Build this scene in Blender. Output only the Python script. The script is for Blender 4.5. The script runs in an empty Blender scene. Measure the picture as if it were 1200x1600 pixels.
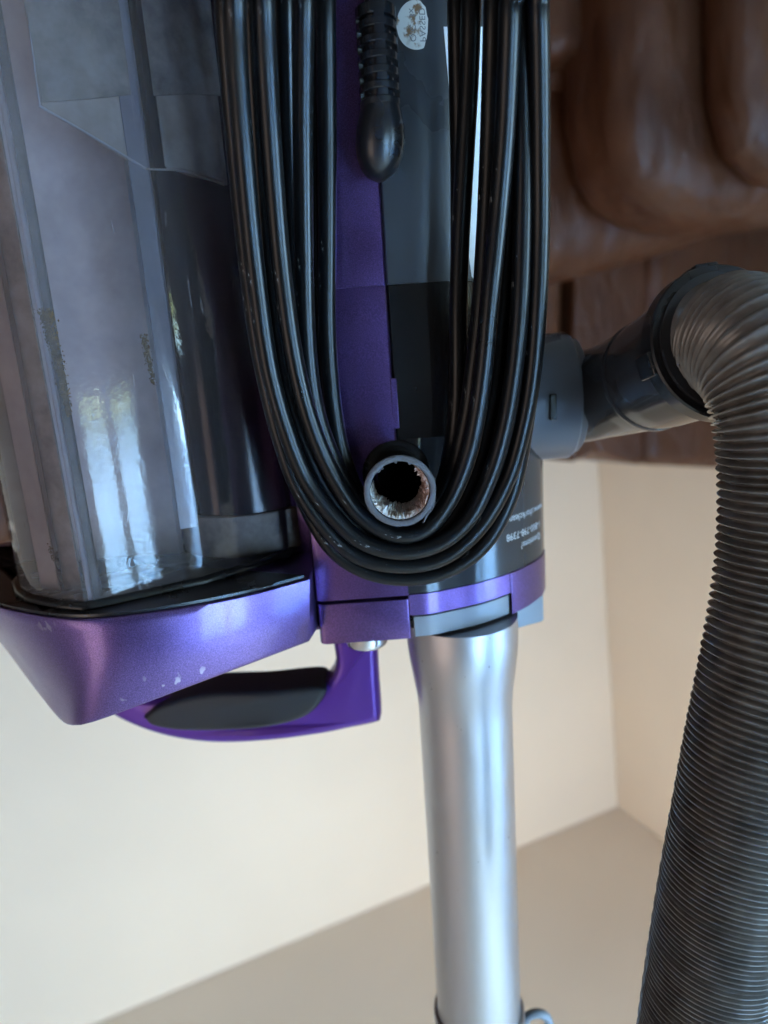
import bpy, bmesh, math, random
import numpy as np
from mathutils import Matrix, Vector

random.seed(7)
scene = bpy.context.scene
COL = scene.collection

# ------------------------------------------------------------------ camera, world, exposure
FPX = 1067.0                                   # focal length in photo pixels (photo is 1200 x 1600)
def unit(v):
    v = np.asarray(v, float)
    return v / np.linalg.norm(v)
# the photograph was taken with the phone upside down: the camera is rolled by about 180 degrees.
# camera-space axes used here: x right, y down, z forward in the picture
ZW = unit((0.115, 0.976, 0.185))               # the room's up direction seen from the camera
XW = np.array((-0.917, 0.176, -0.358)); XW = unit(XW - XW.dot(ZW) * ZW)
YW = np.cross(ZW, XW)
RWC = np.array([XW, YW, ZW])                   # camera space -> world
CAM = np.array((0.0, 0.0, 0.80))

cam_data = bpy.data.cameras.new("camera")
cam = bpy.data.objects.new("camera", cam_data)
COL.objects.link(cam)
cx, cy, cz = RWC @ (1, 0, 0), RWC @ (0, -1, 0), RWC @ (0, 0, -1)
cam.matrix_world = Matrix(((cx[0], cy[0], cz[0], CAM[0]), (cx[1], cy[1], cz[1], CAM[1]),
                           (cx[2], cy[2], cz[2], CAM[2]), (0, 0, 0, 1)))
cam_data.sensor_fit = 'AUTO'
cam_data.sensor_width = 36.0
cam_data.lens = FPX / 1600 * 36.0
cam_data.clip_start = 0.01
cam_data.clip_end = 100.0
cam_data.dof.use_dof = True
cam_data.dof.focus_distance = 0.252
cam_data.dof.aperture_fstop = 7.0
scene.camera = cam

world = bpy.data.worlds.new("World")
scene.world = world
world.use_nodes = True
world.node_tree.nodes["Background"].inputs[0].default_value = (0.9, 0.95, 1.0, 1)
world.node_tree.nodes["Background"].inputs[1].default_value = 0.05
scene.view_settings.view_transform = 'Standard'
scene.view_settings.look = 'None'
scene.view_settings.exposure = 0.2
scene.view_settings.gamma = 1.0
scene.cycles.use_denoising = True
scene.cycles.max_bounces = 10
scene.cycles.diffuse_bounces = 5
scene.cycles.glossy_bounces = 5
scene.cycles.transparent_max_bounces = 16
scene.cycles.sample_clamp_indirect = 6.0
scene.cycles.caustics_reflective = False
scene.cycles.caustics_refractive = False

WINDOW_LIGHT = 35.0                            # daylight seen through the window panes
# added warm fill light with no real source, on the picture's left
lamp_data = bpy.data.lights.new("side_fill", 'AREA')
lamp_data.shape = 'RECTANGLE'; lamp_data.size = 2.2; lamp_data.size_y = 1.5
lamp_data.energy = 20; lamp_data.color = (1.0, .78, .66)
lamp = bpy.data.objects.new("side_fill", lamp_data)
COL.objects.link(lamp)
lamp.location = (2.9, -.7, 1.6)
lamp.rotation_euler = Vector((-1.0, .25, .08)).to_track_quat('-Z', 'Y').to_euler()

# the room's warm ceiling lamp, above and beyond the cleaner
cl_data = bpy.data.lights.new("ceiling_lamp", 'AREA')
cl_data.shape = 'RECTANGLE'; cl_data.size = .9; cl_data.size_y = .35
cl_data.energy = 6; cl_data.color = (1.0, .93, .80)
cl = bpy.data.objects.new("ceiling_lamp", cl_data)
COL.objects.link(cl)
cl.location = (-.55, .50, 2.36)
cl.rotation_euler = Vector((-.05, 1.0, -.25)).to_track_quat('-Z', 'Y').to_euler()

# ------------------------------------------------------------------ the cleaner's own frame
# millimetres: u = towards the picture's right, w = up along the cleaner, d = away from the camera
ZV = unit((317, 4515, 1067))
YV = unit(np.array((0, 0, 1.0)) - ZV[2] * ZV)
UV = np.cross(ZV, YV) * -1
if UV[0] < 0: UV = -UV
def ray(px, py):
    r = np.array((px - 600, py - 800, FPX), float)
    return np.array((r.dot(UV), r.dot(ZV), r.dot(YV)))
def P(px, py, d):                              # a picture point at depth d
    r = ray(px, py)
    r = r * (d / r[2])
    return np.array((r[0], r[1], d))
def Pw(px, py, w):                             # a picture point at height w
    r = ray(px, py)
    return r * (w / r[1])
def W(py, d, px=600): return P(px, py, d)[1]

RV = np.column_stack((RWC @ -UV, RWC @ YV, RWC @ ZV))      # cleaner axes -> world
BASE_W, BASE_D, BASE_U = -790.0, 330.0, 0.0
BASE = np.array((-BASE_U, BASE_D, BASE_W)) / 1000
ROOT_POS = CAM + RV @ BASE
def vac_matrix():
    m = Matrix.Identity(4)
    for i in range(3):
        for j in range(3): m[i][j] = RV[i, j]
        m[i][3] = ROOT_POS[i]
    return m
def loc(p):                                    # (u, w, d) mm -> local metres under an empty at the base
    return Vector(((-p[0]) / 1000 - BASE[0], p[2] / 1000 - BASE[1], p[1] / 1000 - BASE[2]))
def world_px(px, py, yw):                      # a picture point on the world plane y = yw
    r = RWC @ np.array((px - 600, py - 800, FPX), float)
    t = (yw - CAM[1]) / r[1]
    return CAM + r * t

# ------------------------------------------------------------------ mesh helpers
class MB:
    def __init__(s): s.v, s.f, s.uv = [], [], {}
    def add(s, pts): i = len(s.v); s.v.extend(pts); return i
    def loft(s, secs, closed=True, cap=True, ring=False):
        n = len(secs[0]); base = [s.add(list(sec)) for sec in secs]
        m = len(secs); L = m if ring else m - 1
        for a in range(L):
            b = (a + 1) % m
            for i in range(n if closed else n - 1):
                j = (i + 1) % n
                s.f.append((base[a] + i, base[a] + j, base[b] + j, base[b] + i))
                s.uv[len(s.f) - 1] = ((i / n, a), ((i + 1) / n, a), ((i + 1) / n, a + 1), (i / n, a + 1))
        if cap and closed and not ring:
            s.f.append(tuple(base[0] + i for i in reversed(range(n))))
            s.f.append(tuple(base[-1] + i for i in range(n)))
        return s
    def box(s, a, b):
        (x0, y0, z0), (x1, y1, z1) = a, b
        i = s.add([np.array(p, float) for p in ((x0,y0,z0),(x1,y0,z0),(x1,y1,z0),(x0,y1,z0),(x0,y0,z1),(x1,y0,z1),(x1,y1,z1),(x0,y1,z1))])
        s.f += [tuple(i + k for k in q) for q in ((0,3,2,1),(4,5,6,7),(0,1,5,4),(1,2,6,5),(2,3,7,6),(3,0,4,7))]
        return s
    def build(s, name, mat, parent=None, conv=loc, bevel=0, seg=3, smooth=40, uv=False, subsurf=0):
        me = bpy.data.meshes.new(name)
        me.from_pydata([conv(p) for p in s.v], [], s.f)
        if uv:
            lay = me.uv_layers.new(name="along")
            for pi, poly in enumerate(me.polygons):
                if pi in s.uv:
                    for li, c in zip(poly.loop_indices, s.uv[pi]): lay.data[li].uv = c
        bm = bmesh.new(); bm.from_mesh(me)
        bmesh.ops.recalc_face_normals(bm, faces=bm.faces)
        bm.to_mesh(me); bm.free()
        if smooth:
            for p in me.polygons: p.use_smooth = True
            me.set_sharp_from_angle(angle=math.radians(smooth))
        if mat: me.materials.append(mat)
        o = bpy.data.objects.new(name, me)
        COL.objects.link(o)
        if parent: o.parent = parent
        if bevel:
            b = o.modifiers.new("bevel", 'BEVEL'); b.width = bevel / 1000; b.segments = seg
            b.limit_method = 'ANGLE'; b.angle_limit = math.radians(38)
        if subsurf:
            b = o.modifiers.new("sub", 'SUBSURF'); b.levels = subsurf; b.render_levels = subsurf
        return o

def spline(pts, n):
    pts = [np.asarray(p, float) for p in pts]
    q = [2 * pts[0] - pts[1]] + pts + [2 * pts[-1] - pts[-2]]
    dense = []
    for i in range(1, len(q) - 2):
        for k in range(24):
            t = k / 24
            a, b, c, d = q[i - 1], q[i], q[i + 1], q[i + 2]
            dense.append(.5 * ((2 * b) + (c - a) * t + (2 * a - 5 * b + 4 * c - d) * t * t + (3 * b - a - 3 * c + d) * t ** 3))
    dense.append(q[-2])
    dense = np.array(dense)
    L = np.concatenate(([0], np.cumsum(np.linalg.norm(np.diff(dense, axis=0), axis=1))))
    s = np.linspace(0, L[-1], n)
    return np.column_stack([np.interp(s, L, dense[:, k]) for k in range(dense.shape[1])])

def frames(path, up=(0, 0, 1.0), ring=False):
    path = np.asarray(path)
    T = np.gradient(path, axis=0)
    if ring: T = np.roll(path, -1, 0) - np.roll(path, 1, 0)
    T /= np.linalg.norm(T, axis=1)[:, None]
    out = []; n = np.asarray(up, float)
    for t in T:
        n = n - n.dot(t) * t
        if np.linalg.norm(n) < 1e-6: n = np.array((1.0, .3, .2)); n -= n.dot(t) * t
        n = n / np.linalg.norm(n)
        out.append((t, n, np.cross(t, n)))
    return out

def tube(mb, path, r, seg=16, ring=False, cap=True, flat=1.0, up=(0, 0, 1.0)):
    fr = frames(path, up, ring); secs = []
    for k, (p, (t, n, b)) in enumerate(zip(path, fr)):
        rr = r[k] if hasattr(r, '__len__') else r
        secs.append([p + rr * (flat * math.cos(a) * n + math.sin(a) * b) for a in np.linspace(0, 2 * math.pi, seg, endpoint=False)])
    i0 = len(mb.f)
    mb.loft(secs, cap=cap, ring=ring)
    L = np.concatenate(([0], np.cumsum(np.linalg.norm(np.diff(np.asarray(path), axis=0), axis=1))))
    for fi in range(i0, len(mb.f)):            # v coordinate in metres along the tube
        if fi in mb.uv:
            c = mb.uv[fi]
            mb.uv[fi] = tuple((x, np.interp(y, range(len(L)), L) / 1000) for x, y in c)
    return mb

def prism(mb, prof, w0, w1):                   # prof: closed list of (u, d)
    return mb.loft([[np.array((u, w0, d)) for u, d in prof], [np.array((u, w1, d)) for u, d in prof]])

def cyl_w(mb, u, d, r, w0, w1, seg=32):
    return prism(mb, [(u + r * math.cos(a), d + r * math.sin(a)) for a in np.linspace(0, 2 * math.pi, seg, endpoint=False)], w0, w1)

def cyl_axis(mb, p0, p1, r, seg=32):
    return tube(mb, np.array([p0, p0 + (p1 - p0) * .5, p1]), r, seg)

def empty(name, matrix=None, location=None):
    o = bpy.data.objects.new(name, None)
    o.empty_display_size = .05
    COL.objects.link(o)
    if matrix is not None: o.matrix_world = matrix
    if location is not None: o.location = location
    return o
def tag(o, label=None, cat=None, group=None, kind=None):
    for k, v in (('label', label), ('category', cat), ('group', group), ('kind', kind)):
        if v: o[k] = v
    return o

# ------------------------------------------------------------------ materials
def mat(name, color, rough=.5, metal=0.0, coat=0.0, spec=.5):
    m = bpy.data.materials.new(name); m.use_nodes = True
    b = m.node_tree.nodes["Principled BSDF"]
    b.inputs["Base Color"].default_value = (*color, 1)
    b.inputs["Roughness"].default_value = rough
    b.inputs["Metallic"].default_value = metal
    b.inputs["Coat Weight"].default_value = coat
    b.inputs["Coat Roughness"].default_value = .08
    b.inputs["Specular IOR Level"].default_value = spec
    return m
class N:                                       # small node builder
    def __init__(s, m): s.t = m.node_tree; s.b = s.t.nodes.get("Principled BSDF"); s.m = m
    def n(s, typ, **kw):
        x = s.t.nodes.new(typ)
        for k, v in kw.items():
            if k in x.inputs.keys(): x.inputs[k].default_value = v
            else: setattr(x, k, v)
        return x
    def l(s, a, b): s.t.links.new(a, b)
    def coords(s, kind="Object", scale=(1, 1, 1), rot=(0, 0, 0)):
        c = s.n('ShaderNodeTexCoord'); mp = s.n('ShaderNodeMapping')
        mp.inputs['Scale'].default_value = scale; mp.inputs['Rotation'].default_value = rot
        s.l(c.outputs[kind], mp.inputs['Vector']); return mp.outputs[0]
    def noise(s, vec, scale, detail=3, rough=.5):
        x = s.n('ShaderNodeTexNoise'); x.inputs['Scale'].default_value = scale
        x.inputs['Detail'].default_value = detail; x.inputs['Roughness'].default_value = rough
        s.l(vec, x.inputs['Vector']); return x.outputs['Fac']
    def ramp(s, fac, stops):
        r = s.n('ShaderNodeValToRGB'); e = r.color_ramp.elements
        while len(e) < len(stops): e.new(.5)
        for el, (p, c) in zip(e, stops):
            el.position = p; el.color = (*c, 1) if hasattr(c, '__len__') else (c, c, c, 1)
        s.l(fac, r.inputs[0]); return r.outputs[0]
    def math(s, op, a, b=None):
        x = s.n('ShaderNodeMath', operation=op)
        for i, v in enumerate((a, b)):
            if v is None: continue
            if isinstance(v, (int, float)): x.inputs[i].default_value = v
            else: s.l(v, x.inputs[i])
        return x.outputs[0]
    def mix(s, fac, a, b):
        x = s.n('ShaderNodeMix', data_type='RGBA')
        for i, v in ((0, fac), (6, a), (7, b)):
            if isinstance(v, (int, float)): x.inputs[i].default_value = v
            elif isinstance(v, tuple): x.inputs[i].default_value = (*v, 1)
            else: s.l(v, x.inputs[i])
        return x.outputs[2]
    def bump(s, h, strength=.2, dist=.001):
        x = s.n('ShaderNodeBump'); x.inputs['Strength'].default_value = strength; x.inputs['Distance'].default_value = dist
        s.l(h, x.inputs['Height']); s.l(x.outputs[0], s.b.inputs['Normal'])

def paint_metal(name, color, chips=True):
    m = mat(name, color, .30, .85, .35); k = N(m)
    fl = k.noise(k.coords(), 2600, 1)
    base = k.mix(k.ramp(fl, [(.35, 0.0), (.72, 1.0)]), tuple(c * .72 for c in color), tuple(min(1, c * 1.35) for c in color))
    big = k.noise(k.coords(), 35, 4)
    k.l(base, k.b.inputs['Base Color'])
    k.l(k.ramp(big, [(.3, .28), (.7, .40)]), k.b.inputs['Roughness'])
    k.bump(fl, .06, .0002)
    if chips:
        sc = k.noise(k.coords(scale=(1, 1, .8)), 190, 2)
        zone = k.noise(k.coords(), 22, 2)
        f = k.math('MULTIPLY', k.ramp(sc, [(.635, 0.0), (.67, 1.0)]), k.ramp(zone, [(.53, 0.0), (.60, 1.0)]))
        col = k.mix(f, base, (.40, .35, .48))
        k.l(col, k.b.inputs['Base Color'])
    return m
M = {}
M['purple'] = paint_metal('purple_metallic_paint', (.135, .074, .225), False)
M['purple_lid'] = paint_metal('purple_metallic_paint_worn', (.16, .10, .285))
M['purple_plain'] = mat('purple_plastic', (.115, .030, .29), .34, .35, .2)

def gloss(name, color, rough, scratches=0.3):
    m = mat(name, color, rough); k = N(m)
    n = k.noise(k.coords(scale=(1, 1, .25)), 260, 3)
    big = k.noise(k.coords(), 30, 4)
    k.l(k.ramp(big, [(.3, max(.03, rough * .75)), (.75, min(1, rough * 1.35))]), k.b.inputs['Roughness'])
    f = k.math('MULTIPLY', k.ramp(n, [(.72, 0.0), (.78, 1.0)]), scratches)
    k.l(k.mix(f, color, (.35, .36, .38)), k.b.inputs['Base Color'])
    return m
M['charcoal'] = gloss('charcoal_gloss_plastic', (.030, .031, .035), .13, .06)
M['charcoal_satin'] = gloss('charcoal_satin_plastic', (.026, .028, .032), .33, .05)
M['bay'] = gloss('charcoal_bay_darkened', (.010, .010, .011), .2, .04)  # darker copy of the housing plastic, standing in for its dim reflection
M['black'] = gloss('black_plastic', (.012, .012, .014), .25)
M['grey_plastic'] = gloss('blue_grey_plastic', (.24, .265, .30), .30)
M['dark_grey'] = gloss('dark_grey_plastic', (.075, .08, .092), .35)
M['rubber'] = mat('black_soft_grip', (.02, .022, .024), .55)
M['print'] = mat('grey_print', (.60, .61, .63), .5)
M['white_label'] = mat('white_label', (.8, .85, .88), .5)

def cord_material():
    m = mat('black_cord_rubber', (.0035, .004, .0048), .30, spec=.32); k = N(m)
    uv = k.coords("UV", scale=(9, 130, 1))
    st = k.noise(uv, 1.0, 3, .6)
    fine = k.noise(k.coords("UV", scale=(40, 900, 1)), 1.0, 2)
    zone = k.noise(k.coords("UV", scale=(3, 16, 1)), 1.0, 2)
    f = k.math('MULTIPLY', k.ramp(st, [(.63, 0.0), (.67, 1.0)]), k.ramp(zone, [(.54, 0.0), (.61, 1.0)]))
    f = k.math('MULTIPLY', f, k.ramp(fine, [(.42, 0.0), (.56, .75)]))
    k.l(k.mix(f, (.0035, .004, .0048), (.40, .42, .44)), k.b.inputs['Base Color'])
    rz = k.noise(k.coords(), 30, 3)
    k.l(k.ramp(rz, [(.3, .27), (.7, .34)]), k.b.inputs['Roughness'])
    k.bump(k.noise(k.coords(), 900, 2), .03, .0002)
    return m
M['cord'] = cord_material()

def hose_material():
    m = mat('ribbed_hose_plastic', (.035, .030, .027), .22); k = N(m)
    n = k.noise(k.coords(), 120, 3)
    k.l(k.mix(k.ramp(n, [(.3, 0.0), (.7, 1.0)]), (.105, .094, .085), (.19, .17, .152)), k.b.inputs['Base Color'])
    return m
M['hose'] = hose_material()

def wand_material():
    m = mat('brushed_silver_tube', (.52, .51, .525), .30, 1.0); k = N(m)
    sp = k.noise(k.coords(scale=(1, 1, .6)), 420, 1)
    z = k.noise(k.coords(), 17, 2)
    f = k.math('MULTIPLY', k.ramp(sp, [(.77, 0.0), (.80, 1.0)]), k.ramp(z, [(.50, 0.0), (.58, 1.0)]))
    k.l(k.mix(f, (.52, .51, .525), (.16, .15, .15)), k.b.inputs['Base Color'])
    k.l(k.ramp(k.noise(k.coords(), 40, 4), [(.3, .34), (.7, .42)]), k.b.inputs['Roughness'])
    k.bump(k.noise(k.coords(), 1500, 2), .05, .0002)
    return m
M['wand'] = wand_material()  # satin
M['chrome'] = mat('satin_chrome', (.7, .7, .72), .2, 1.0)

def clear_plastic():
    m = bpy.data.materials.new('smoky_clear_plastic'); m.use_nodes = True
    k = N(m); t = k.t
    out = t.nodes["Material Output"]; t.nodes.remove(k.b)
    tr = k.n('ShaderNodeBsdfTransparent'); tr.inputs[0].default_value = (.86, .84, .86, 1)
    gl = k.n('ShaderNodeBsdfGlossy'); gl.inputs['Roughness'].default_value = .05
    df = k.n('ShaderNodeBsdfDiffuse'); df.inputs[0].default_value = (.62, .53, .52, 1)
    # dusty haze: thickest on the left half of the cup and in drifting patches, plus pale scratches
    co = k.coords()
    sx = k.n('ShaderNodeSeparateXYZ'); k.l(co, sx.inputs[0])
    left = k.n('ShaderNodeMapRange'); left.inputs[1].default_value = .055; left.inputs[2].default_value = .125
    left.inputs[3].default_value = .015; left.inputs[4].default_value = .14
    k.l(sx.outputs[0], left.inputs[0])
    cloud = k.noise(k.coords(scale=(1, 1, .5)), 38, 5, .6)
    up = k.n('ShaderNodeMapRange'); up.inputs[1].default_value = .69; up.inputs[2].default_value = .82
    up.inputs[3].default_value = .07; up.inputs[4].default_value = 0.0
    k.l(sx.outputs[2], up.inputs[0])                # haze thickens towards the lower half of the cup
    haze = k.math('MULTIPLY', k.math('ADD', left.outputs[0], up.outputs[0]), k.ramp(cloud, [(.2, .7), (.8, 1.25)]))
    sc = k.noise(k.coords(scale=(1, 1, .16), rot=(0, .12, .1)), 330, 2)
    sz = k.noise(k.coords(), 28, 2)
    scr = k.math('MULTIPLY', k.ramp(sc, [(.68, 0.0), (.72, .32)]), k.ramp(sz, [(.50, 0.0), (.58, 1.0)]))
    fac = k.math('MAXIMUM', haze, scr)
    k.l(k.mix(scr, (.62, .53, .52), (.85, .85, .88)), df.inputs[0])
    m1 = k.n('ShaderNodeMixShader'); k.l(fac, m1.inputs[0]); k.l(tr.outputs[0], m1.inputs[1]); k.l(df.outputs[0], m1.inputs[2])
    fr = k.n('ShaderNodeFresnel'); fr.inputs[0].default_value = 1.62
    bp = k.n('ShaderNodeBump'); bp.inputs['Strength'].default_value = .06; bp.inputs['Distance'].default_value = .0006
    k.l(k.noise(k.coords(), 420, 3), bp.inputs['Height'])
    bw = k.n('ShaderNodeBump'); bw.inputs['Strength'].default_value = .045; bw.inputs['Distance'].default_value = .001
    k.l(k.noise(k.coords(scale=(1, 1, .3)), 45, 2), bw.inputs['Height']); k.l(bw.outputs[0], bp.inputs['Normal'])
    k.l(bp.outputs[0], gl.inputs['Normal'])
    m2 = k.n('ShaderNodeMixShader'); k.l(fr.outputs[0], m2.inputs[0]); k.l(m1.outputs[0], m2.inputs[1]); k.l(gl.outputs[0], m2.inputs[2])
    k.l(m2.outputs[0], out.inputs[0])
    return m
M['clear'] = clear_plastic()

def dusty(name, a, b, rough=.6, scale=60):
    m = mat(name, a, rough); k = N(m)
    n = k.noise(k.coords(), scale, 6, .65)
    k.l(k.mix(k.ramp(n, [(.35, 0.0), (.68, 1.0)]), a, b), k.b.inputs['Base Color'])
    k.bump(n, .2, .0008)
    return m
M['skirt'] = dusty('dusty_brown_grey_plastic', (.44, .35, .30), (.62, .51, .45), .45)
M['skirt_screen'] = dusty('dusty_dark_screen', (.20, .155, .135), (.50, .42, .37), .6, 45)
M['cyclone'] = gloss('dark_cyclone_plastic', (.020, .020, .024), .16)
M['inner_wall'] = dusty('dusty_lavender_wall', (.46, .41, .43), (.66, .60, .62), .5, 30)
M['debris'] = dusty('brown_dust', (.09, .05, .022), (.24, .15, .07), .95, 300)
M['hook'] = dusty('broken_grey_plastic', (.085, .082, .098), (.13, .125, .145), .5, 700)
def torn():
    m = mat('torn_lining', (.5, .45, .4), .7); k = N(m)
    sx = k.n('ShaderNodeSeparateXYZ'); k.l(k.coords(), sx.inputs[0])
    n = k.noise(k.coords(), 420, 4, .6)
    n2 = k.noise(k.coords(), 150, 2)
    a = k.mix(k.ramp(n, [(.36, 0.0), (.58, 1.0)]), (.34, .29, .25), (.78, .78, .75))
    b = k.mix(k.ramp(n, [(.38, 0.0), (.6, 1.0)]), (.36, .22, .18), (.66, .48, .42))
    side = k.n('ShaderNodeMapRange'); side.inputs[1].default_value = -P(650, 768, 250)[0] / 1000; side.inputs[2].default_value = -P(628, 768, 250)[0] / 1000
    k.l(k.math('ADD', sx.outputs[0], k.math('MULTIPLY', k.math('SUBTRACT', n2, .5), .008)), side.inputs[0])
    k.l(k.mix(side.outputs[0], b, a), k.b.inputs['Base Color'])
    k.bump(n, .5, .0008)
    return m
M['torn'] = torn()
M['deep'] = mat('bore_shade_black', (.003, .003, .003), .95, spec=.05)  # black colour standing in for the shade deep in the bore
M['cut'] = dusty('cut_grey_plastic', (.075, .075, .085), (.115, .115, .13), .55, 700)

def leather():
    m = mat('brown_leather', (.115, .052, .032), .42, spec=.32); k = N(m)
    n = k.noise(k.coords(), 9, 5)
    k.l(k.mix(k.ramp(n, [(.3, 0.0), (.75, 1.0)]), (.055, .017, .007), (.105, .037, .016)), k.b.inputs['Base Color'])
    v = k.n('ShaderNodeTexVoronoi'); v.inputs['Scale'].default_value = 260
    k.l(k.coords(), v.inputs['Vector'])
    wr = k.ramp(k.noise(k.coords(scale=(1, 1, .35)), 11, 3, .55), [(.35, 0.0), (.47, 1.0), (.53, 1.0), (.65, 0.0)])
    h = k.math('ADD', v.outputs[0], k.math('MULTIPLY', wr, 5))
    k.bump(h, .35, .003)
    return m
M['leather'] = leather()
def plaster(name, c, amt=.04):
    m = mat(name, c, .85, spec=.25); k = N(m)
    n = k.noise(k.coords(), 1.6, 3)
    k.l(k.mix(k.ramp(n, [(.3, 0.0), (.7, 1.0)]), tuple(x * (1 - amt) for x in c), tuple(min(1, x * (1 + amt)) for x in c)), k.b.inputs['Base Color'])
    k.bump(k.noise(k.coords(), 190, 3), .18, .0015)
    return m
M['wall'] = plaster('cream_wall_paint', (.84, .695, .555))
M['wall_side'] = plaster('rosy_reflection_wall', (.42, .31, .27))  # unseen wall, tone picked to give the wand a pinkish reflection
M['wall_back'] = plaster('dark_reflection_wall', (.10, .085, .08))  # unseen wall, darkened so the glossy parts mirror a dark surround
M['ceiling'] = plaster('ceiling_paint', (.80, .68, .565))
M['carpet'] = dusty('beige_carpet', (.20, .165, .14), (.29, .25, .21), .95, 400)
M['white_frame'] = mat('white_window_paint', (.75, .76, .78), .4)
def slat_mat():
    m = mat('white_blind_slat', (.82, .84, .88), .5)
    k = N(m); tl = k.n('ShaderNodeBsdfTranslucent'); tl.inputs[0].default_value = (.52, .77, 1.0, 1)
    mx = k.n('ShaderNodeMixShader'); mx.inputs[0].default_value = .6
    k.l(k.b.outputs[0], mx.inputs[1]); k.l(tl.outputs[0], mx.inputs[2])
    k.l(mx.outputs[0], m.node_tree.nodes["Material Output"].inputs[0])
    return m
M['slat'] = slat_mat()
def daylight():
    m = bpy.data.materials.new('daylit_pane'); m.use_nodes = True
    k = N(m); t = k.t; out = t.nodes["Material Output"]; t.nodes.remove(k.b)
    em = k.n('ShaderNodeEmission'); em.inputs[1].default_value = WINDOW_LIGHT
    c = k.n('ShaderNodeTexCoord'); sx = k.n('ShaderNodeSeparateXYZ'); k.l(c.outputs['Object'], sx.inputs[0])
    mr = k.n('ShaderNodeMapRange'); mr.inputs[1].default_value = .10; mr.inputs[2].default_value = .42
    wob = k.math('ADD', sx.outputs[2], k.math('MULTIPLY', k.math('SUBTRACT', k.noise(k.coords(), 7, 5, .7), .5), .35))
    k.l(wob, mr.inputs[0])
    foliage = k.ramp(k.noise(k.coords(), 16, 5, .7), [(.38, (.02, .03, .015)), (.52, (.09, .12, .045)), (.7, (.36, .42, .34))])
    k.l(k.mix(mr.outputs[0], foliage, (.42, .71, 1.0)), em.inputs[0])
    k.l(em.outputs[0], out.inputs[0])
    return m
M['pane'] = daylight()

# ------------------------------------------------------------------ the room
WCONV = lambda p: Vector(p)
CORNER = CAM + RWC @ unit((365, 460, FPX)) * 2.95
XB, YA, ZC = CORNER                             # wall B: x = XB, wall A: y = YA, ceiling z = ZC
XD, YC = 3.0, -2.0
def slab(name, a, b, m):
    o = MB().box(a, b).build(name, m, conv=WCONV, smooth=0)
    return tag(o, kind='structure')
slab('wall', (XB - .1, YA, 0), (XD + .1, YA + .1, ZC), M['wall'])
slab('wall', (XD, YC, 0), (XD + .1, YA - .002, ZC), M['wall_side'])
slab('ceiling', (XB - .1, YC - .1, ZC + .002), (XD + .1, YA + .1, ZC + .1), M['ceiling'])
slab('floor', (XB - .1, YC - .1, -.1), (XD + .1, YA + .1, -.002), M['carpet'])

def window_wall(name, m, to, length, y0, y1, z0, z1, rot, label, blind_to):
    # local frame: y runs along the wall, +x points into the room, z up; to() turns it into room coordinates
    conv = lambda p: Vector(to(p))
    w = MB()
    w.box((-.1, 0, 0), (0, y0, ZC)).box((-.1, y1, 0), (0, length, ZC))
    w.box((-.1, y0, 0), (0, y1, z0)).box((-.1, y0, z1), (0, y1, ZC))
    tag(w.build('wall', m, conv=conv, smooth=0), kind='structure')
    o0 = conv((0, (y0 + y1) / 2, z0))
    wr = empty('window', location=o0); wr.rotation_euler.z = rot
    tag(wr, label, 'window')
    wl = lambda p: Vector((p[0], p[1] - (y0 + y1) / 2, p[2] - z0))
    ym = (y0 + y1) / 2
    for (a, b) in (((-.09, y0, z0), (.01, y0 + .05, z1)), ((-.09, y1 - .05, z0), (.01, y1, z1)), ((-.09, ym - .05, z0 + .05), (.01, ym + .05, z1 - .05)),
                   ((-.09, y0 + .05, z0), (.015, y1 - .05, z0 + .05)), ((-.09, y0 + .05, z1 - .05), (.01, y1 - .05, z1))):
        MB().box(a, b).build('frame', M['white_frame'], wr, conv=wl, smooth=0)
    c, s_ = math.cos(math.radians(28)), math.sin(math.radians(28)); hw = .028
    for (a0, a1) in ((y0 + .05, ym - .05), (ym + .05, y1 - .05)):
        MB().box((-.085, a0, z0 + .05), (-.08, a1, z1 - .05)).build('pane', M['pane'], wr, conv=wl, smooth=0)
        z = z1 - .09; first = None
        while z > blind_to:
            if first is None:
                q = MB()
                q.loft([[np.array((-.035 + t * c + o * s_, y, z + t * s_ - o * c)) for t, o in ((-hw, 0), (hw, 0), (hw, .002), (-hw, .002))] for y in (a0 + .01, a1 - .01)])
                first = q.build('slat', M['slat'], wr, conv=wl, smooth=0); zf = z
            else:
                o = first.copy(); COL.objects.link(o); o.parent = wr; o.location = (0, 0, z - zf)
            z -= .065
    return wr
window_wall('wall', M['wall'], lambda p: (XB + p[0], p[1] + YC, p[2]), YA - YC - .002, 0.12, 1.35, .65, 2.38, 0.0,
            'daylit double window with white blinds in the wall to the right of the hose', 1.20)
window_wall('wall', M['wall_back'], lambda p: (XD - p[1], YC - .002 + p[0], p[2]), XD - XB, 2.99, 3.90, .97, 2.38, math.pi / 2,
            'daylit double window with white blinds mirrored in the front of the dust cup', 1.12)

# ------------------------------------------------------------------ the sofa behind
sofa_o = world_px(950, 500, 1.2); sofa_o[2] = 0
sofa = empty('sofa', location=sofa_o)
tag(sofa, 'brown leather sofa with puffy cushions behind the purple vacuum cleaner', 'sofa')
def sl(p): return Vector(p) - Vector(sofa_o)
def puff(name, outline, y, thick, bevel, n=3):
    pts = [world_px(a, b, y) for a, b in outline]
    pts = [np.array((max(XB + .02, p[0]), p[1], max(.02, p[2]))) for p in pts]
    back = [p + np.array((0, thick, 0)) for p in pts]
    o = MB().loft([pts, back]).build(name, M['leather'], sofa, conv=sl, bevel=bevel * 1000, seg=8, smooth=60)
    return o
puff('back_panel', [(-500, -500), (884, -500), (886, 716), (800, 735), (300, 805), (0, 865), (-500, 960)], 1.15, .3, .05)
puff('back_panel', [(892, -500), (1004, -500), (1006, 728), (960, 716), (928, 708), (900, 722), (892, 722)], 1.165, .3, .018)
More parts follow.
